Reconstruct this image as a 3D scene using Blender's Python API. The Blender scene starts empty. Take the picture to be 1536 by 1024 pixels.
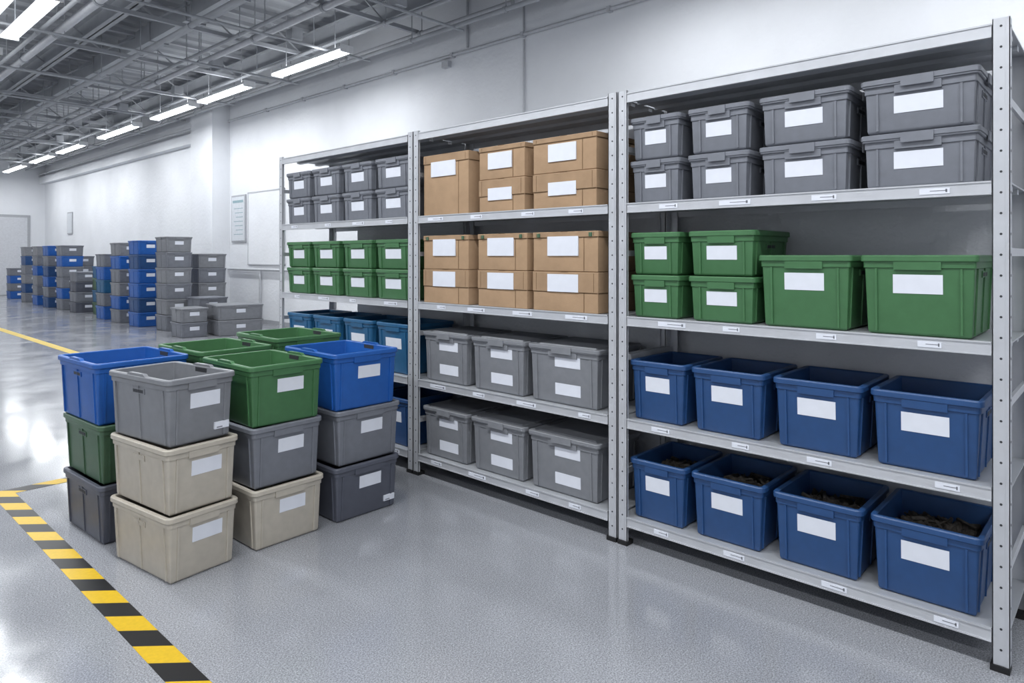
import bpy, math, random
from mathutils import Vector, Matrix
random.seed(7)
scene = bpy.context.scene
scene.view_settings.view_transform = 'Standard'
scene.view_settings.look = 'None'

# ------------------------------------------------------------ materials
def lin(c):
    return tuple(((v/255)/12.92 if v/255 <= 0.04045 else ((v/255+0.055)/1.055)**2.4) for v in c)

def mat(name, rgb, rough=0.5, metal=0.0, noise=0.06, scale=20, bump=0.0, bscale=200, spec=0.5):
    m = bpy.data.materials.new(name); m.use_nodes = True
    nt = m.node_tree; b = nt.nodes['Principled BSDF']
    c = lin(rgb)
    tc = nt.nodes.new('ShaderNodeTexCoord')
    n = nt.nodes.new('ShaderNodeTexNoise'); n.inputs['Scale'].default_value = scale
    n.inputs['Detail'].default_value = 4
    nt.links.new(tc.outputs['Object'], n.inputs['Vector'])
    r = nt.nodes.new('ShaderNodeValToRGB')
    r.color_ramp.elements[0].position = 0.3; r.color_ramp.elements[1].position = 0.7
    r.color_ramp.elements[0].color = (*[v*(1-noise) for v in c], 1)
    r.color_ramp.elements[1].color = (*[min(1, v*(1+noise)) for v in c], 1)
    nt.links.new(n.outputs['Fac'], r.inputs['Fac'])
    nt.links.new(r.outputs['Color'], b.inputs['Base Color'])
    b.inputs['Roughness'].default_value = rough
    b.inputs['Metallic'].default_value = metal
    b.inputs['Specular IOR Level'].default_value = spec
    if bump > 0:
        n2 = nt.nodes.new('ShaderNodeTexNoise'); n2.inputs['Scale'].default_value = bscale
        n2.inputs['Detail'].default_value = 5
        nt.links.new(tc.outputs['Object'], n2.inputs['Vector'])
        bp = nt.nodes.new('ShaderNodeBump'); bp.inputs['Strength'].default_value = bump
        bp.inputs['Distance'].default_value = 0.01
        nt.links.new(n2.outputs['Fac'], bp.inputs['Height'])
        nt.links.new(bp.outputs['Normal'], b.inputs['Normal'])
    return m

def emis(name, rgb, s):
    m = bpy.data.materials.new(name); m.use_nodes = True
    b = m.node_tree.nodes['Principled BSDF']
    b.inputs['Base Color'].default_value = (1, 1, 1, 1)
    b.inputs['Emission Color'].default_value = (*rgb, 1)
    b.inputs['Emission Strength'].default_value = s
    return m

GREY = mat('plastic_grey', (114, 117, 125), 0.42, bump=0.04, bscale=400)
GREY2 = mat('plastic_grey_light', (125, 127, 132), 0.42, bump=0.04, bscale=400)
DARK = mat('plastic_dark_grey', (82, 85, 96), 0.42, bump=0.04, bscale=400)
BLUE = mat('plastic_navy_blue', (36, 72, 120), 0.42, bump=0.04, bscale=400)
BLUE2 = mat('plastic_bright_blue', (32, 88, 164), 0.38, bump=0.04, bscale=400)
BLUE3 = mat('plastic_teal_blue', (34, 90, 130), 0.42, bump=0.04, bscale=400)
GREEN = mat('plastic_green', (65, 109, 70), 0.42, bump=0.04, bscale=400)
GREEN2 = mat('plastic_dark_green', (66, 95, 71), 0.42, bump=0.04, bscale=400)
BEIGE = mat('plastic_beige', (180, 173, 161), 0.45, bump=0.04, bscale=400)
CARD = mat('cardboard', (160, 133, 106), 0.85, noise=0.08, scale=12, bump=0.1, bscale=120, spec=0.2)
CARD2 = mat('cardboard_edge', (116, 92, 68), 0.9, spec=0.2)
LABEL = mat('label_paper', (218, 221, 230), 0.6, noise=0.02)
INK = mat('label_ink', (125, 127, 135), 0.7)
STEEL = mat('galvanised_steel', (192, 194, 199), 0.38, metal=0.3, noise=0.05, scale=9)
STEELD = mat('steel_shadow_hole', (45, 47, 52), 0.6)
DECK = mat('shelf_deck_steel', (180, 183, 188), 0.36, metal=0.3, noise=0.05, scale=6)
FOOT = mat('rubber_black', (18, 18, 20), 0.6)
SCRAP = mat('scrap_parts', (62, 57, 52), 0.8, noise=0.6, scale=45, bump=0.8, bscale=60)
WALL = mat('painted_concrete_wall', (224, 226, 230), 0.75, noise=0.035, scale=1.3, bump=0.7, bscale=14, spec=0.25)
WALLB = mat('painted_partition', (208, 210, 215), 0.75, noise=0.04, scale=1.6, bump=0.6, bscale=34, spec=0.25)
PIPE = mat('conduit_paint', (186, 188, 193), 0.5, metal=0.1)
CEILM = mat('ceiling_deck_paint', (146, 149, 154), 0.8, noise=0.10, scale=2)
BEAM = mat('ceiling_steel_paint', (156, 159, 164), 0.6, noise=0.08, scale=3)
DUCT = mat('duct_galvanised', (166, 169, 174), 0.45, metal=0.2, scale=4)
WHITE = mat('fixture_white', (225, 226, 228), 0.5)
TUBE = emis('fluorescent_tube', (0.95, 0.98, 1.0), 12.0)
DOORM = mat('door_paint', (198, 200, 205), 0.5)
FRAME = mat('door_frame_paint', (164, 166, 171), 0.5)
BOARD = mat('notice_board', (206, 210, 215), 0.35)
TEALP = mat('notice_print', (140, 165, 172), 0.5)
YELLOW = mat('floor_line_yellow', (206, 178, 72), 0.5, noise=0.12, scale=10)

def floor_mat():
    m = bpy.data.materials.new('polished_terrazzo'); m.use_nodes = True
    nt = m.node_tree; b = nt.nodes['Principled BSDF']; L = nt.links.new
    tc = nt.nodes.new('ShaderNodeTexCoord')
    n1 = nt.nodes.new('ShaderNodeTexNoise'); n1.inputs['Scale'].default_value = 1.1; n1.inputs['Detail'].default_value = 5
    n2 = nt.nodes.new('ShaderNodeTexNoise'); n2.inputs['Scale'].default_value = 170; n2.inputs['Detail'].default_value = 2
    v = nt.nodes.new('ShaderNodeTexVoronoi'); v.inputs['Scale'].default_value = 85
    for n in (n1, n2, v): L(tc.outputs['Object'], n.inputs['Vector'])
    r1 = nt.nodes.new('ShaderNodeValToRGB')
    r1.color_ramp.elements[0].position = 0.3; r1.color_ramp.elements[1].position = 0.72
    r1.color_ramp.elements[0].color = (*lin((141, 143, 148)), 1)
    r1.color_ramp.elements[1].color = (*lin((154, 156, 161)), 1)
    L(n1.outputs['Fac'], r1.inputs['Fac'])
    r2 = nt.nodes.new('ShaderNodeValToRGB')
    r2.color_ramp.elements[0].position = 0.33; r2.color_ramp.elements[1].position = 0.66
    r2.color_ramp.elements[0].color = (0.62, 0.62, 0.64, 1); r2.color_ramp.elements[1].color = (1.3, 1.3, 1.3, 1)
    L(n2.outputs['Fac'], r2.inputs['Fac'])
    mx = nt.nodes.new('ShaderNodeMix'); mx.data_type = 'RGBA'; mx.blend_type = 'MULTIPLY'
    mx.inputs['Factor'].default_value = 1
    L(r1.outputs['Color'], mx.inputs['A']); L(r2.outputs['Color'], mx.inputs['B'])
    r3 = nt.nodes.new('ShaderNodeValToRGB')
    r3.color_ramp.elements[0].position = 0.10; r3.color_ramp.elements[1].position = 0.24
    r3.color_ramp.elements[0].color = (1.4, 1.4, 1.4, 1); r3.color_ramp.elements[1].color = (1, 1, 1, 1)
    L(v.outputs['Distance'], r3.inputs['Fac'])
    mx2 = nt.nodes.new('ShaderNodeMix'); mx2.data_type = 'RGBA'; mx2.blend_type = 'MULTIPLY'
    mx2.inputs['Factor'].default_value = 1
    L(mx.outputs['Result'], mx2.inputs['A']); L(r3.outputs['Color'], mx2.inputs['B'])
    L(mx2.outputs['Result'], b.inputs['Base Color'])
    n3 = nt.nodes.new('ShaderNodeTexNoise'); n3.inputs['Scale'].default_value = 2.2; n3.inputs['Detail'].default_value = 4
    L(tc.outputs['Object'], n3.inputs['Vector'])
    mr = nt.nodes.new('ShaderNodeMapRange')
    mr.inputs['From Min'].default_value = 0.3; mr.inputs['From Max'].default_value = 0.7
    mr.inputs['To Min'].default_value = 0.09; mr.inputs['To Max'].default_value = 0.22
    L(n3.outputs['Fac'], mr.inputs['Value']); L(mr.outputs['Result'], b.inputs['Roughness'])
    n4 = nt.nodes.new('ShaderNodeTexNoise'); n4.inputs['Scale'].default_value = 7; n4.inputs['Detail'].default_value = 2
    L(tc.outputs['Object'], n4.inputs['Vector'])
    bp = nt.nodes.new('ShaderNodeBump'); bp.inputs['Strength'].default_value = 0.05; bp.inputs['Distance'].default_value = 0.01
    L(n4.outputs['Fac'], bp.inputs['Height']); L(bp.outputs['Normal'], b.inputs['Normal'])
    b.inputs['Specular IOR Level'].default_value = 0.65
    return m
FLOORM = floor_mat()

def hazard_mat():
    m = bpy.data.materials.new('hazard_stripes'); m.use_nodes = True
    nt = m.node_tree; b = nt.nodes['Principled BSDF']; L = nt.links.new
    tc = nt.nodes.new('ShaderNodeTexCoord'); s = nt.nodes.new('ShaderNodeSeparateXYZ')
    L(tc.outputs['Object'], s.inputs[0])
    a = nt.nodes.new('ShaderNodeMath'); a.operation = 'ADD'
    L(s.outputs['X'], a.inputs[0]); L(s.outputs['Y'], a.inputs[1])
    d = nt.nodes.new('ShaderNodeMath'); d.operation = 'MULTIPLY_ADD'
    d.inputs[1].default_value = 1/0.32; d.inputs[2].default_value = -0.31
    L(a.outputs[0], d.inputs[0])
    f = nt.nodes.new('ShaderNodeMath'); f.operation = 'FRACT'; L(d.outputs[0], f.inputs[0])
    g = nt.nodes.new('ShaderNodeMath'); g.operation = 'LESS_THAN'; g.inputs[1].default_value = 0.5
    L(f.outputs[0], g.inputs[0])
    n = nt.nodes.new('ShaderNodeTexNoise'); n.inputs['Scale'].default_value = 60; L(tc.outputs['Object'], n.inputs['Vector'])
    mx = nt.nodes.new('ShaderNodeMix'); mx.data_type = 'RGBA'
    mx.inputs['A'].default_value = (*lin((20, 20, 23)), 1); mx.inputs['B'].default_value = (*lin((222, 182, 26)), 1)
    L(g.outputs[0], mx.inputs['Factor'])
    m2 = nt.nodes.new('ShaderNodeMix'); m2.data_type = 'RGBA'; m2.blend_type = 'MULTIPLY'; m2.inputs['Factor'].default_value = 0.25
    L(mx.outputs['Result'], m2.inputs['A']); L(n.outputs['Fac'], m2.inputs['B'])
    L(m2.outputs['Result'], b.inputs['Base Color'])
    b.inputs['Roughness'].default_value = 0.42
    return m
HAZ = hazard_mat()

# ------------------------------------------------------------ mesh builder
class MB:
    def __init__(s): s.v = []; s.f = []; s.m = []; s.mats = []
    def mi(s, m):
        if m not in s.mats: s.mats.append(m)
        return s.mats.index(m)
    def face(s, idx, m): s.f.append(idx); s.m.append(s.mi(m))
    def hexa(s, P, m):
        o = len(s.v); s.v += [tuple(p) for p in P]
        for q in ((0,3,2,1),(4,5,6,7),(0,1,5,4),(1,2,6,5),(2,3,7,6),(3,0,4,7)):
            s.face([o+i for i in q], m)
    def box(s, x0, x1, y0, y1, z0, z1, m):
        s.hexa([(x0,y0,z0),(x1,y0,z0),(x1,y1,z0),(x0,y1,z0),(x0,y0,z1),(x1,y0,z1),(x1,y1,z1),(x0,y1,z1)], m)
    def cyl(s, p0, p1, r, m, n=10, caps=True):
        p0 = Vector(p0); p1 = Vector(p1); d = (p1-p0).normalized()
        a = d.orthogonal().normalized(); b = d.cross(a)
        o = len(s.v)
        for p in (p0, p1):
            for i in range(n):
                t = 2*math.pi*i/n
                s.v.append(tuple(p + a*math.cos(t)*r + b*math.sin(t)*r))
        for i in range(n):
            j = (i+1) % n
            s.face([o+i, o+j, o+n+j, o+n+i], m)
        if caps:
            s.face([o+i for i in reversed(range(n))], m); s.face([o+n+i for i in range(n)], m)
    def loft(s, loops, m, cap0=True, cap1=True):
        n = len(loops[0]); o = len(s.v)
        for l in loops: s.v += l
        for k in range(len(loops)-1):
            for i in range(n):
                j = (i+1) % n
                s.face([o+k*n+i, o+k*n+j, o+(k+1)*n+j, o+(k+1)*n+i], m)
        if cap0: s.face([o+i for i in reversed(range(n))], m)
        if cap1: s.face([o+(len(loops)-1)*n+i for i in range(n)], m)
    def beam(s, p0, p1, w, m):
        s.cyl(p0, p1, w*0.7, m, n=4)
    def mesh(s, name):
        me = bpy.data.meshes.new(name); me.from_pydata(s.v, [], s.f)
        for m in s.mats: me.materials.append(m)
        for p, i in zip(me.polygons, s.m): p.material_index = i
        me.validate(); me.shade_smooth(); me.set_sharp_from_angle(angle=math.radians(38)); me.update()
        return me

def obj(name, me, loc=(0,0,0), rz=0.0, parent=None):
    o = bpy.data.objects.new(name, me); o.location = loc; o.rotation_euler = (0,0,rz)
    scene.collection.objects.link(o)
    if parent: o.parent = parent
    return o

def rrect(w, d, off, R, z, n=4):
    a = w/2+off; b = d/2+off; r = max(0.003, R+off); pts = []
    for cx, cy, t0 in ((a-r, -(b-r), -90), (a-r, b-r, 0), (-(a-r), b-r, 90), (-(a-r), -(b-r), 180)):
        for k in range(n+1):
            t = math.radians(t0+90*k/n)
            pts.append((cx+r*math.cos(t), cy+r*math.sin(t), z))
    return pts

cache = {}
def bin_mesh(w, d, h, M, lid=False, labels=((0,0.64,0.16,0.08),), scrap=False, sticker=False, detail=True, grip=False, R=0.032, slope=0.045):
    key = (round(w,3), round(d,3), round(h,3), M.name, lid, tuple(labels), scrap, sticker, detail, grip)
    if key in cache and not scrap: return cache[key]
    b = MB(); RO = 0.013
    top = h if not lid else h-0.018
    zr = top-(0.026 if not lid else 0.016); zb = zr-0.026
    def o(z): return -RO - slope*(h-z)
    L = lambda off, z: rrect(w, d, off, R, z, 4)
    loops = [L(o(0)-0.010, 0.0), L(o(0)-0.002, 0.006), L(o(0.015), 0.015), L(o(zb), zb), L(o(zb)+0.005, zb+0.002),
             L(o(zr)+0.005, zr), L(-0.003, zr), L(0, zr+0.003), L(0, top-0.005), L(-0.004, top)]
    if lid:
        b.loft(loops+[L(-0.012, top)], M)
        l2 = [L(0.001, top-0.008), L(0.004, top-0.006), L(0.004, top+0.011), L(0.001, top+0.014), L(-0.016, top+0.014),
              L(-0.021, top+0.010), L(-0.045, top+0.010), L(-0.050, top+0.0165), L(-0.054, top+0.0175)]
        b.loft(l2, M)
    else:
        b.loft(loops+[L(-0.019, top), L(-0.023, top-0.004), L(-0.023, top-0.014), L(o(zr)-0.012, zr-0.012), L(o(0.02)-0.006, 0.02), L(o(0)-0.02, 0.012)], M)
    def slab(side, u0, u1, z0, z1, th, m, inset=0.0):
        P = []
        for e in (-inset, th):
            for (u, z) in ((u0,z0),(u1,z0),(u1,z1),(u0,z1)):
                oo = o(z)+e
                if side == 0: p = (u, -(d/2+oo), z)
                elif side == 2: p = (-u, (d/2+oo), z)
                elif side == 1: p = ((w/2+oo), u, z)
                else: p = (-(w/2+oo), -u, z)
                P.append(p)
        b.hexa([P[0],P[1],P[2],P[3],P[4],P[5],P[6],P[7]], m)
    for side, half in ((0,w/2),(2,w/2),(1,d/2),(3,d/2)):
        if not detail and side == 2: continue
        for sgn in (-1, 1):
            u = sgn*(half-0.058)
            slab(side, u-0.004, u+0.004, 0.012, zb, 0.006, M, 0.002)
        if side in (1,3):
            slab(side, -0.005, 0.005, 0.012, zb, 0.005, M, 0.002)
    hw = 0.2*w
    slab(0, -hw, hw, zb-0.006, zr, 0.0115, M, 0.002)
    slab(2, -hw, hw, zb-0.006, zr, 0.0115, M, 0.002)
    if lid:
        for s in (-1, 1):
            yy = s*(d/2+0.003)
            b.box(-0.7*hw, 0.7*hw, min(yy, yy+s*0.006), max(yy, yy+s*0.006), top-0.026, top+0.012, M)
            xx = s*(w/2+0.003)
            b.box(min(xx, xx+s*0.006), max(xx, xx+s*0.006), -0.05, 0.05, top-0.026, top+0.012, M)
    if detail:
        for side in (1, 3):
            slab(side, -0.055, 0.055, zb-0.036, zb-0.010, 0.004, M, 0.002)
            slab(side, -0.045, 0.045, zb-0.031, zb-0.016, 0.005, STEELD if not (M is BEIGE) else M, 0.0)
    if grip:
        for s in (-1, 1):
            x0 = s*(w/2-0.021); x1 = s*(w/2-0.002)
            xa, xb = min(x0, x1), max(x0, x1)
            b.hexa([(xa,-.085,top-.003),(xb,-.085,top-.003),(xb,.085,top-.003),(xa,.085,top-.003),
                    (xa,-.065,top+.010),(xb,-.065,top+.010),(xb,.065,top+.010),(xa,.065,top+.010)], M)
            xi = s*(w/2-0.0235)
            b.box(min(xi, xi-s*.002), max(xi, xi-s*.002), -.05, .05, top-0.03, top-0.008, STEELD)
    for (cx, fz, lw, lh) in labels:
        slab(0, cx-lw/2, cx+lw/2, fz*h-lh/2, fz*h+lh/2, 0.0022, LABEL, 0.0)
    if sticker:
        slab(0, w*0.5-0.11, w*0.5-0.035, 0.045, 0.078, 0.009, LABEL, 0.0)
        slab(0, w*0.5-0.10, w*0.5-0.07, 0.05, 0.056, 0.0095, INK, 0.0)
    if scrap:
        n = 16; o0 = len(b.v); aw = w/2-0.045; ad = d/2-0.045; zz = h*0.7
        for i in range(n+1):
            for j in range(n+1):
                e = min(i, j, n-i, n-j)
                b.v.append((-aw+2*aw*i/n, -ad+2*ad*j/n, zz+(random.uniform(-0.02, 0.035) if e > 0 else -0.05)))
        for i in range(n):
            for j in range(n):
                q = o0+i*(n+1)+j
                b.face([q, q+n+1, q+n+2, q+1], SCRAP)
        for k in range(45):
            x = random.uniform(-aw*.8, aw*.8); y = random.uniform(-ad*.8, ad*.8); t = random.uniform(0, 3.1)
            l = random.uniform(.02, .06); z = zz+random.uniform(0.0, .03)
            b.cyl((x-l*math.cos(t), y-l*math.sin(t), z), (x+l*math.cos(t), y+l*math.sin(t), z+random.uniform(-.01,.02)), random.uniform(.004,.012), SCRAP, n=5)
    me = b.mesh('storage_bin_mesh'); cache[key] = me
    return me

def card_mesh(w, d, h, labels, split=True, clips=False, layers=()):
    b = MB(); L = lambda off, z: rrect(w, d, off, 0.008, z, 2)
    b.loft([L(-0.008, 0), L(-0.005, 0.003), L(-0.005, h-0.01), L(-0.008, h-0.006)], CARD)
    zs = h*0.5 if split else h*0.86
    b.loft([L(-0.004, zs), L(0, zs+0.001), L(0, h-0.003), L(-0.003, h)], CARD)
    for s in (-1, 1):
        b.box(-w/2+0.01, w/2-0.01, min(s*(d/2-0.005), s*(d/2-0.003)), max(s*(d/2-0.005), s*(d/2-0.003)), zs-0.004, zs, CARD2)
    b.box(-w/2+0.003, -w/2+0.005, -d/2+0.01, d/2-0.01, zs-0.004, zs, CARD2)
    b.box(w/2-0.005, w/2-0.003, -d/2+0.01, d/2-0.01, zs-0.004, zs, CARD2)
    for s in (-1, 1):
        x = s*(w/2-0.03); b.box(x-0.0015, x+0.0015, -d/2-0.0006, -d/2+0.001, zs+0.004, h-0.006, CARD2)
    b.box(w/2-0.1, w/2-0.097, -d/2+0.003, -d/2+0.006, 0.004, zs, CARD2)
    b.box(-0.025, 0.025, -d/2-0.0005, d/2+0.0005, h-0.0005, h+0.001, CARD2)
    for (cx, fz, lw, lh) in labels:
        b.box(cx-lw/2, cx+lw/2, -d/2-0.002, -d/2+0.006, fz*h-lh/2, fz*h+lh/2, LABEL)
    if clips:
        for x in (-w/2+0.05, w/2-0.05):
            b.box(x-0.010, x+0.010, -d/2-0.006, -d/2+0.002, h-0.030, h-0.008, GREEN2)
    return b.mesh('cardboard_box_mesh')

# ------------------------------------------------------------ room shell
XW = 7.4; XB = 3.60; YB = 5.2; X0 = -6.0; Y0 = -5.0; Y1 = 32.0; H = 5.7; HB = 2.31
b = MB(); b.box(X0-.2, XW+.2, Y0-.2, Y1+.2, -0.1, 0, FLOORM); obj('floor', b.mesh('floor'))
b = MB(); b.box(X0-.2, XW+.2, Y0-.2, Y1+.2, H, H+0.1, CEILM)
y = Y0
while y < Y1:
    b.hexa([(X0, y, H-0.05), (XW, y, H-0.05), (XW, y+0.14, H-0.05), (X0, y+0.14, H-0.05),
            (X0, y-0.05, H+0.001), (XW, y-0.05, H+0.001), (XW, y+0.19, H+0.001), (X0, y+0.19, H+0.001)], CEILM)
    y += 0.4
obj('ceiling', b.mesh('ceiling'))
b = MB(); b.box(XW, XW+.2, Y0-.2, Y1+.2, 0, H, WALL); obj('wall_right', b.mesh('wall_right'))
b = MB(); b.box(X0-.2, X0, Y0-.2, Y1+.2, 0, H, WALL); obj('wall_left', b.mesh('wall_left'))
b = MB(); b.box(X0, XW, Y1, Y1+.2, 0, H, WALL); obj('wall_back', b.mesh('wall_back'))
b = MB(); b.box(X0, XW, Y0-.2, Y0, 0, H, WALL); obj('wall_front', b.mesh('wall_front'))
b = MB(); b.box(XB, XB+.12, -0.6, YB, 0, HB, WALLB); obj('wall_partition', b.mesh('wall_partition'))
b = MB(); b.box(XW-0.42, XW-0.001, 15.9, 17.1, 0, H-0.06, WALL); obj('wall_pillar', b.mesh('wall_pillar'))
b = MB(); b.box(XW-0.2, XW-0.001, 17.1, Y1, 4.35, 4.6, WALL); obj('trim_1', b.mesh('trim_1'))
b = MB(); b.box(XW-0.02, XW-0.001, Y0+.001, 15.89, 0.001, 0.1, FRAME); b.box(XW-0.02, XW-0.001, 17.11, Y1-.001, 0.001, 0.1, FRAME)
obj('baseboard_right', b.mesh('baseboard_right'))

b = MB()
b.box(3.9, 6.9, Y1-0.05, Y1-0.001, 0.001, 3.1, FRAME)
b.box(4.0, 5.38, Y1-0.07, Y1-0.045, 0.01, 3.0, DOORM); b.box(5.42, 6.8, Y1-0.07, Y1-0.045, 0.01, 3.0, DOORM)
b.box(5.5, 5.55, Y1-0.11, Y1-0.07, 1.0, 1.3, STEEL)
obj('door_1', b.mesh('door_1'))

b = MB()
b.box(XW-0.03, XW-0.001, 15.05, 15.75, 1.82, 2.92, FRAME); b.box(XW-0.04, XW-0.028, 15.09, 15.71, 1.86, 2.88, BOARD)
b.box(XW-0.043, XW-0.038, 15.14, 15.66, 2.74, 2.80, TEALP)
for i in range(7): b.box(XW-0.043, XW-0.038, 15.16, 15.6-0.05*(i % 3), 2.6-i*0.1, 2.615-i*0.1, TEALP)
obj('notice_board', b.mesh('notice_board'))
b = MB()
b.box(XW-0.03, XW-0.001, 28.3, 28.9, 2.3, 3.1, FRAME); b.box(XW-0.035, XW-0.028, 28.34, 28.86, 2.34, 3.06, BOARD)
obj('notice_board', b.mesh('notice_board'))
b = MB()
b.box(XW-0.02, XW-0.001, 13.3, 14.95, 1.32, 2.95, WALL)
for (a0, a1, c0, c1) in ((13.3,14.95,2.93,2.955),(13.3,14.95,1.30,1.325),(13.3,13.32,1.3,2.955),(14.93,14.95,1.3,2.955)):
    b.box(XW-0.03, XW-0.015, a0, a1, c0, c1, PIPE)
obj('wall_access_panel', b.mesh('wall_access_panel'))
b = MB()
b.cyl((XW-0.06, 12.6, 1.2), (XW-0.06, 15.85, 1.2), 0.03, PIPE)
for yy in (12.8, 14.2, 15.6): b.cyl((XW-0.06, yy, 1.2), (XW-.001, yy, 1.2), 0.02, PIPE)
b.cyl((XW-0.06, 14.3, 0.0), (XW-0.06, 14.3, 1.2), 0.025, PIPE)
obj('wall_rail', b.mesh('wall_rail'))

b = MB()
b.cyl((XW-0.05, Y0+.1, 4.7), (XW-0.05, 15.85, 4.7), 0.026, PIPE)
yy = -4
while yy < 15.5: b.box(XW-0.085, XW-.001, yy, yy+0.05, 4.665, 4.735, PIPE); yy += 1.5
obj('wall_conduit', b.mesh('wall_conduit'))
b = MB(); b.cyl((XW-0.02, 6.53, 0.15), (XW-0.02, 6.53, 4.64), 0.014, PIPE); obj('cable_riser', b.mesh('cable_riser'))
b = MB(); b.cyl((XW-0.02, 6.53, 4.76), (XW-0.02, 6.53, 5.6), 0.014, PIPE); obj('cable_riser', b.mesh('cable_riser'))
b = MB(); b.cyl((XW-0.03, 7.7, 4.76), (XW-0.03, 7.7, 5.6), 0.018, PIPE); obj('cable_riser', b.mesh('cable_riser'))
b = MB(); b.box(XW-0.08, XW-0.001, 8.1, 8.25, 4.53, 4.63, PIPE); obj('junction_box', b.mesh('junction_box'))
b = MB(); b.cyl((XW-0.23, 17.15, 4.7), (XW-0.23, 31.9, 4.7), 0.025, PIPE)
obj('pillar_side_conduit', b.mesh('pillar_side_conduit'))

# ------------------------------------------------------------ ceiling structure
for i, x in enumerate((-4.2, -1.4, 1.1, 3.6, 6.5)):
    b = MB(); z0, z1 = 5.15, 5.45
    b.box(x-0.08, x+0.08, Y0+.01, Y1-.01, z0, z0+0.02, BEAM); b.box(x-0.08, x+0.08, Y0+.01, Y1-.01, z1-0.02, z1, BEAM)
    b.box(x-0.01, x+0.01, Y0+.01, Y1-.01, z0, z1, BEAM)
    obj('ceiling_beam', b.mesh('ceiling_beam'))
yy = 1.2
while yy < 31.5:
    b = MB(); zt, zb_ = 5.62, 5.05
    for z in (zt-0.15, zb_):
        b.box(X0+.01, XW-.45, yy-0.03, yy+0.03, z-0.03, z+0.03, BEAM)
    x = X0+0.3; up = True
    while x < XW-1.0:
        b.beam((x, yy, zb_ if up else zt-.15), (x+0.6, yy, zt-.15 if up else zb_), 0.022, BEAM); up = not up; x += 0.6
    obj('ceiling_truss', b.mesh('ceiling_truss'))
    yy += 2.4
for (x, z, r) in ((6.95, 5.0, 0.05), (6.75, 4.85, 0.035), (6.25, 5.0, 0.03), (5.2, 4.95, 0.05), (4.95, 4.95, 0.03), (4.2, 4.9, 0.04), (3.0, 4.95, 0.06),
                  (2.75, 4.9, 0.03), (1.6, 4.95, 0.04), (0.3, 4.9, 0.05), (-1.0, 4.9, 0.05)):
    b = MB(); b.cyl((x, -4.9, z), (x, 31.9, z), r, BEAM if r < .05 else PIPE, n=12)
    for k in range(-4, 32, 2): b.cyl((x, k+.3, z), (x, k+.3, H-.04), 0.008, BEAM, n=5); b.cyl((x, k+.28, z), (x, k+.34, z), r*1.25, BEAM, n=12)
    obj('ceiling_pipe', b.mesh('ceiling_pipe'))
for k, yy in enumerate((7.3, 9.6, 11.9, 14.6, 17.2, 19.9, 23.1, 26.3, 29.0)):
    b = MB(); b.cyl((-5.9, yy, 4.82), (XW-.5, yy, 4.82), 0.022, BEAM, n=8)
    for x in range(-5, 7, 2): b.cyl((x, yy, 4.82), (x, yy, H-.04), 0.008, BEAM, n=5)
    b.box(XW-1.8-.2*(k % 3), XW-1.62-.2*(k % 3), yy-.09, yy+.09, 4.84, 5.0, BEAM)
    obj('ceiling_pipe', b.mesh('ceiling_pipe'))
for (x, w) in ((4.55, 0.28), (2.1, 0.4), (-0.4, 0.45)):
    b = MB(); yy = 8.0
    while yy < 31:
        b.box(x-w/2, x+w/2, yy, yy+1.45, 5.2, 5.5, DUCT); b.box(x-w/2-.02, x+w/2+.02, yy+1.45, yy+1.5, 5.18, 5.52, DUCT); yy += 1.5
    for k in range(8, 31, 3): b.cyl((x, k, 5.5), (x, k, H-.04), 0.01, BEAM, n=5)
    obj('air_duct', b.mesh('air_duct'))

# ------------------------------------------------------------ luminaires
def luminaire(x, y0, y1, z=4.6, power=60, up=9):
    b = MB(); L = y1-y0
    b.hexa([(-.11,-L/2,0.02),(.11,-L/2,0.02),(.11,L/2,0.02),(-.11,L/2,0.02),(-.05,-L/2,.09),(.05,-L/2,.09),(.05,L/2,.09),(-.05,L/2,.09)], WHITE)
    for s in (-.06, .06): b.cyl((s, -L/2+.03, 0), (s, L/2-.03, 0), 0.018, TUBE, n=8)
    for s in (-1, 1):
        b.box(-.11, .11, s*L/2-.015, s*L/2+.015, -.02, .09, WHITE)
        b.cyl((0, s*L*.35, .08), (0, s*L*.35, H-.03-z), 0.006, BEAM, n=5)
    o = obj('ceiling_light', b.mesh('ceiling_light'), (x, (y0+y1)/2, z))
    def area(nm, e, zz, flip, sx):
        ld = bpy.data.lights.new(nm, 'AREA'); ld.shape = 'RECTANGLE'; ld.size = sx; ld.size_y = L-.1
        ld.energy = e; ld.color = (0.955, 0.98, 1.0)
        lo = bpy.data.objects.new(nm, ld); scene.collection.objects.link(lo)
        lo.parent = o; lo.location = (0, 0, zz)
        if flip: lo.rotation_euler = (math.pi, 0, 0)
    area('tube_lamp', power, -.03, False, .2)
    if up: area('ceiling_fill', up, .095, True, .08)  # extra upward lamp added to brighten the ceiling; the housing is closed on top
    return o
for (a, c) in ((8.8,10.9),(11.9,13.9),(14.3,16.4),(17.5,20.1),(21.6,23.9),(24.6,27.0),(28.0,30.8)):
    luminaire(5.9, a, c, power=52)
for a in (-3.5, -0.6, 2.3): luminaire(5.9, a, a+2.2, power=44, up=0)
for a in (-4, -1.0, 2.0, 5.0): luminaire(0.9, a, a+2.2, power=84, up=0)
for a in (9.6, 12.8, 16.0, 19.2, 22.4, 25.6, 28.6): luminaire(2.3, a, a+2.2, power=42)
luminaire(1.9, 9.6, 11.8, power=30)
for a in (-3.5, 0.0, 3.5, 7.0, 10.5, 14, 17.5, 21, 24.5, 28): luminaire(-2.6, a, a+2.2, power=68 if a < 6 else 40, up=9 if a > 5 else 0)

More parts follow.
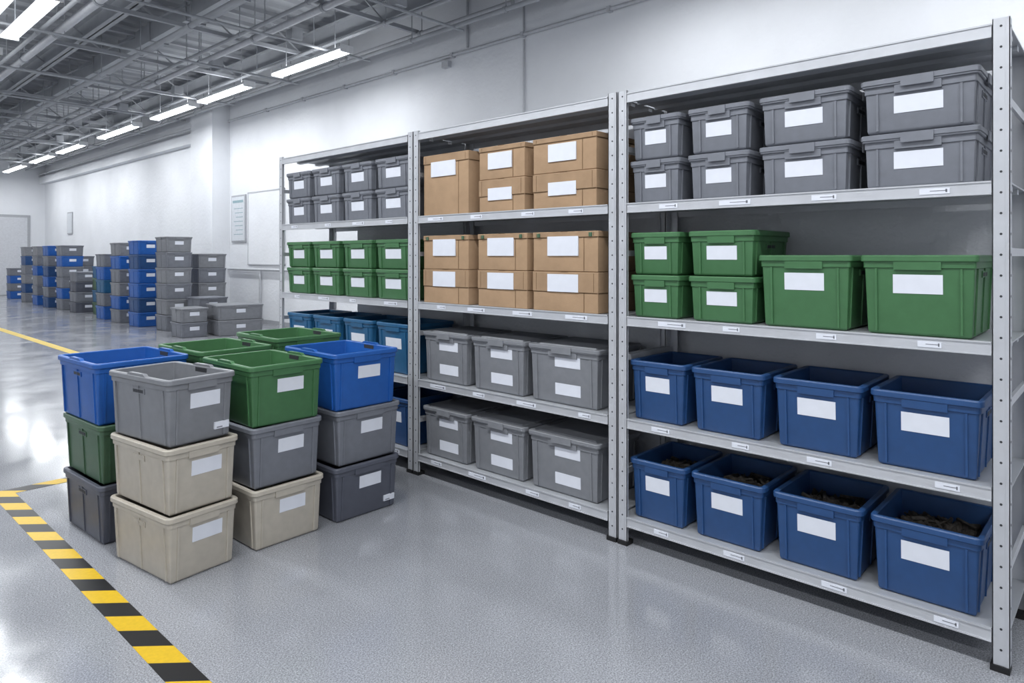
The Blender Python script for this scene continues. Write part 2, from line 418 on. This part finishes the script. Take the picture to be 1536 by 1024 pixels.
# ------------------------------------------------------------ racks
ZS = [0.145, 0.655, 1.185, 1.77, 2.34]
XF = 3.0; XK = 3.54
def rack(y0, y1, seed):
    random.seed(seed)
    b = MB(); pw = 0.053; t = 0.003
    for yo, sg in ((y0, 1), (y1, -1)):
        for xo, sx in ((XF, 1), (XK, -1)):
            b.box(min(xo, xo+sx*t), max(xo, xo+sx*t), min(yo, yo+sg*pw), max(yo, yo+sg*pw), 0.02, 2.36, STEEL)
            b.box(min(xo, xo+sx*.045), max(xo, xo+sx*.045), min(yo, yo+sg*t), max(yo, yo+sg*t), 0.02, 2.36, STEEL)
            b.box(min(xo, xo+sx*.015), max(xo, xo+sx*.015), min(yo+sg*(pw-t), yo+sg*pw), max(yo+sg*(pw-t), yo+sg*pw), 0.02, 2.36, STEEL)
            if sx > 0: b.box(xo-.0015, xo+.001, yo+sg*pw*.5-.012, yo+sg*pw*.5+.012, 0.025, 2.355, STEEL)
            b.box(min(xo-sx*.008, xo+sx*.05), max(xo-sx*.008, xo+sx*.05), min(yo, yo+sg*(pw+.006)), max(yo, yo+sg*(pw+.006)), 0.0, 0.022, FOOT)
            z = 0.08
            while z < 2.34:
                yc = yo+sg*pw*.5
                if sx > 0:
                    b.cyl((xo-.0022, yc, z), (xo+0.001, yc, z), 0.0045, STEELD, n=8)
                xc = xo+sx*.024
                b.cyl((xc, yo-sg*.0008, z), (xc, yo+sg*.001, z), 0.005, STEELD, n=6)
                z += 0.075
        for z in (0.35, 0.95, 1.5, 2.05):
            b.box(XF+.01, XK-.01, min(yo+sg*.004, yo+sg*.016), max(yo+sg*.004, yo+sg*.016), z, z+.03, STEEL)
    for k, z in enumerate(ZS):
        a, c = y0+0.004, y1-0.004
        b.box(XF+.004, XK-.004, a, c, z-0.006, z, DECK)
        b.box(XK-.008, XK-.004, a, c, z-0.045, z-.006, STEEL)
        ia, ic = y0+pw+.002, y1-pw-.002
        b.box(XF-.002, XF+.006, ia, ic, z-0.042, z+.002, STEEL)
        b.box(XF-.006, XF+.006, ia, ic, z-0.002, z+.004, STEEL)
        b.box(XF-.006, XF+.012, ia, ic, z-0.046, z-.041, STEEL)
        for x in (XF+.18, XF+.36):
            b.box(x-.02, x+.02, a+.01, c-.01, z-.025, z-.006, DECK)
        if k < 4:
            n = 4
            for i in range(n):
                yc = ia+(ic-ia)*(i+.45+random.uniform(-.12,.12))/n; wl = random.choice((.08,.10,.15))
                b.box(XF-.0045, XF-.002, yc-wl/2, yc+wl/2, z-.034, z-.012, LABEL)
                b.box(XF-.005, XF-.004, yc-wl*.42, yc+wl*.15, z-.0235, z-.0205, INK)
                b.box(XF-.005, XF-.004, yc-wl*.42, yc-wl*.36, z-.029, z-.016, INK)
    return obj('shelving_rack', b.mesh('shelving_rack'))
rack(0.33, 1.995, 1); rack(2.005, 3.672, 2); rack(3.68, 5.50, 3)

RZ = -math.pi/2
XFR = 3.025
def shelf_bin(y0, y1, z, h, M, depth=0.44, n=1, **kw):
    w = y1-y0
    name = 'lidded_storage_bin' if kw.get('lid') else 'storage_bin'
    for i in range(n):
        me = bin_mesh(w, depth, h, M, **kw)
        obj(name, me, (XFR+depth/2, (y0+y1)/2, z+0.001+i*(h+0.0005)), RZ)

def lab(w, s=.42, f=.62, lh=.075): return ((0.0, f, round(w*s, 3), lh),)
for (a, c) in ((1.655,1.94),(1.305,1.61),(0.875,1.255),(0.425,0.83)):
    shelf_bin(a, c, ZS[3], 0.222, GREY, n=2, lid=True, R=.018, slope=.03, labels=lab(c-a, .42, .5, .068))
for (a, c) in ((1.655,1.94),(1.275,1.61)):
    shelf_bin(a, c, ZS[2], 0.217, GREEN, n=2, R=.018, slope=.04, labels=lab(c-a, .45, .52, .066))
for (a, c) in ((0.865,1.262),(0.425,0.835)):
    shelf_bin(a, c, ZS[2], 0.318, GREEN, R=.022, slope=.04, labels=lab(c-a, .42, .64, .075))
for row, z, sc in ((3, ZS[1], False), (4, ZS[0], True)):
    for (a, c) in ((1.625,1.95),(1.235,1.60),(0.825,1.20),(0.41,0.80)):
        shelf_bin(a, c, z, 0.305, BLUE, scrap=sc, R=.03, slope=.05, labels=lab(c-a, .42, .62, .075))
def shelf_card(y0, y1, z, h, labels, split, clips=False, depth=.42):
    obj('cardboard_box', card_mesh(y1-y0, depth, h, labels, split, clips), (XFR+depth/2, (y0+y1)/2, z+0.001), RZ)
shelf_card(3.15, 3.60, ZS[3], 0.41, ((-.02,.76,.24,.1),), False)
for (a, c) in ((2.67,3.06),(2.15,2.61)):
    for i in range(2): shelf_card(a, c, ZS[3]+i*.2055, 0.204, ((-.01,.55,.2,.1 if i else .075),), bool(1-i))
for (a, c) in ((3.15,3.60),(2.65,3.07),(2.14,2.61)):
    shelf_card(a, c, ZS[2], 0.225, ((-.01,.72,.22,.1),), True)
    shelf_card(a, c, ZS[2]+.227, 0.225, ((-.01,.64,.22,.11),), False, True)
for z in (ZS[1], ZS[0]):
    for (a, c) in ((3.17,3.605),(2.68,3.13),(2.14,2.645)):
        shelf_bin(a, c, z, 0.335, GREY2, lid=True, R=.022, slope=.03, labels=((0.03,.74,.18,.07),(0.03,.26,.18,.065)))
for (a, c) in ((5.06,5.43),(4.63,5.02),(4.20,4.58),(3.75,4.15)):
    shelf_bin(a, c, ZS[3], 0.222, GREY, n=2, lid=True, R=.018, slope=.03, labels=lab(c-a, .42, .5, .068))
    shelf_bin(a, c, ZS[2], 0.217, GREEN, n=2, R=.018, slope=.04, labels=lab(c-a, .45, .52, .07))
    shelf_bin(a, c, ZS[1], 0.36, BLUE3, labels=lab(c-a, .45, .6, .075))
    shelf_bin(a, c, ZS[0], 0.34, BLUE, labels=lab(c-a, .45, .6, .075))

# ------------------------------------------------------------ floor stacks
def stack(x, y, rz, layers):
    z = 0.0005
    for (w, d, h, M, kw) in layers:
        jr = kw.get('jr', 0); jx = kw.get('jx', 0)
        k2 = {k: v for k, v in kw.items() if k not in ('jr', 'jx')}
        k2.setdefault('labels', ((0.02, .64, .15, .07),))
        obj('storage_bin', bin_mesh(w, d, h, M, slope=.05, **k2), (x+jx, y, z), math.radians(rz+jr))
        z += h+0.0005
stack(1.352, 3.51, 7.5, [(.365,.56,.31,BEIGE,{}), (.368,.56,.31,BEIGE,{'jr':-.8}), (.355,.55,.315,GREY2,{'jr':.8,'sticker':True,'jx':-.01,'grip':True})])
stack(1.83, 3.54, 1.5, [(.42,.55,.31,BEIGE,{'jx':.01}), (.42,.54,.315,GREY,{'jr':1}), (.43,.56,.315,GREEN,{'jr':-1,'grip':True})])
stack(2.345, 3.545, 0, [(.455,.55,.31,DARK,{'sticker':True}), (.455,.54,.315,GREY,{'jr':1,'jx':.01}), (.45,.57,.325,BLUE2,{'jr':-1,'jx':-.01,'grip':True})])
stack(1.345, 4.20, 3, [(.44,.55,.31,DARK,{'labels':()}), (.44,.55,.31,GREEN2,{'labels':()}), (.49,.56,.325,BLUE2,{'labels':(),'grip':True})])
stack(1.87, 4.22, 2, [(.43,.55,.31,GREY,{}), (.43,.55,.31,GREY,{}), (.46,.58,.33,GREEN,{'grip':True})])
stack(2.38, 4.24, -1, [(.45,.55,.32,GREY,{}), (.45,.55,.32,GREY,{}), (.48,.58,.34,GREEN,{'grip':True})])

# distant stacks along the wall
def far_stack(x, y, n, cols, h=.3, w=.5, d=.62, rz=0, lid_top=True):
    z = 0.0005
    for i in range(n):
        M = cols[i % len(cols)]
        obj('storage_bin', bin_mesh(w, d, h, M, lid=(i == n-1 and lid_top), detail=False, labels=((0,.6,.17,.07),)), (x, y, z), math.radians(rz))
        z += h+.0005
far_stack(6.1, 12.9, 2, [GREY2, GREY2], h=.29, w=.85, d=.8, rz=-8)
far_stack(5.32, 13.1, 2, [GREY, GREY2], h=.27, w=.5, d=.6, rz=-3)
far_stack(5.98, 13.85, 2, [GREY, GREY], h=.34, w=.6, d=.6)
far_stack(5.58, 14.5, 6, [GREY, GREY2], h=.315, w=.52, d=.6)
far_stack(6.4, 14.85, 5, [GREY2, GREY], h=.31, w=.62, d=.6)
far_stack(5.48, 15.75, 6, [BLUE2, BLUE, BLUE2], h=.305, w=.52)
far_stack(6.1, 16.2, 6, [GREY, BLUE], h=.3, w=.5)
far_stack(5.5, 17.0, 6, [GREY, BLUE2, GREY2], h=.3, w=.5)
far_stack(5.55, 18.2, 5, [BLUE2, GREY, BLUE3], h=.31, w=.5)
far_stack(6.15, 18.6, 5, [GREEN, GREEN2], h=.31, w=.5)
far_stack(5.9, 19.7, 4, [GREEN2, BLUE3], h=.31, w=.5)
far_stack(5.75, 20.9, 4, [DARK, GREY], h=.27, w=.62)
far_stack(5.75, 22.3, 6, [GREY, BLUE2, GREY], h=.3, w=.55)
far_stack(5.7, 23.5, 6, [BLUE, GREY, BLUE2], h=.3, w=.55)
far_stack(6.3, 23.2, 5, [GREY], h=.3, w=.5)
far_stack(5.75, 24.9, 6, [BLUE2, GREY, GREY2], h=.3, w=.55)
far_stack(5.85, 26.8, 6, [GREY, BLUE, GREY2], h=.3, w=.55)
far_stack(5.95, 29.2, 4, [BLUE2, GREY], h=.27, w=.6)
# ------------------------------------------------------------ floor tape
b = MB()
b.box(0.94, 1.05, -4.0, 5.34, 0.0003, 0.0015, HAZ)
b.box(1.0502, 2.75, 5.23, 5.34, 0.0003, 0.0015, HAZ)
obj('hazard_tape', b.mesh('hazard_tape'))
b = MB(); b.box(3.12, 3.26, 7.0, 31.5, 0.0003, 0.0015, YELLOW); obj('floor_marking_line', b.mesh('floor_marking_line'))

# ------------------------------------------------------------ world + camera
w = bpy.data.worlds.new('World'); scene.world = w; w.use_nodes = True
w.node_tree.nodes['Background'].inputs['Color'].default_value = (0.6, 0.65, 0.7, 1)
w.node_tree.nodes['Background'].inputs['Strength'].default_value = 0.3
cd = bpy.data.cameras.new('camera'); cd.sensor_width = 36; cd.lens = 1020/1536*36
cd.shift_y = -128/1536; cd.clip_start = 0.05; cd.clip_end = 200
co = bpy.data.objects.new('camera', cd); scene.collection.objects.link(co)
co.location = (0, 0, 1.5); co.rotation_euler = (math.radians(90), 0, -math.atan2(1113, 1020))
scene.camera = co
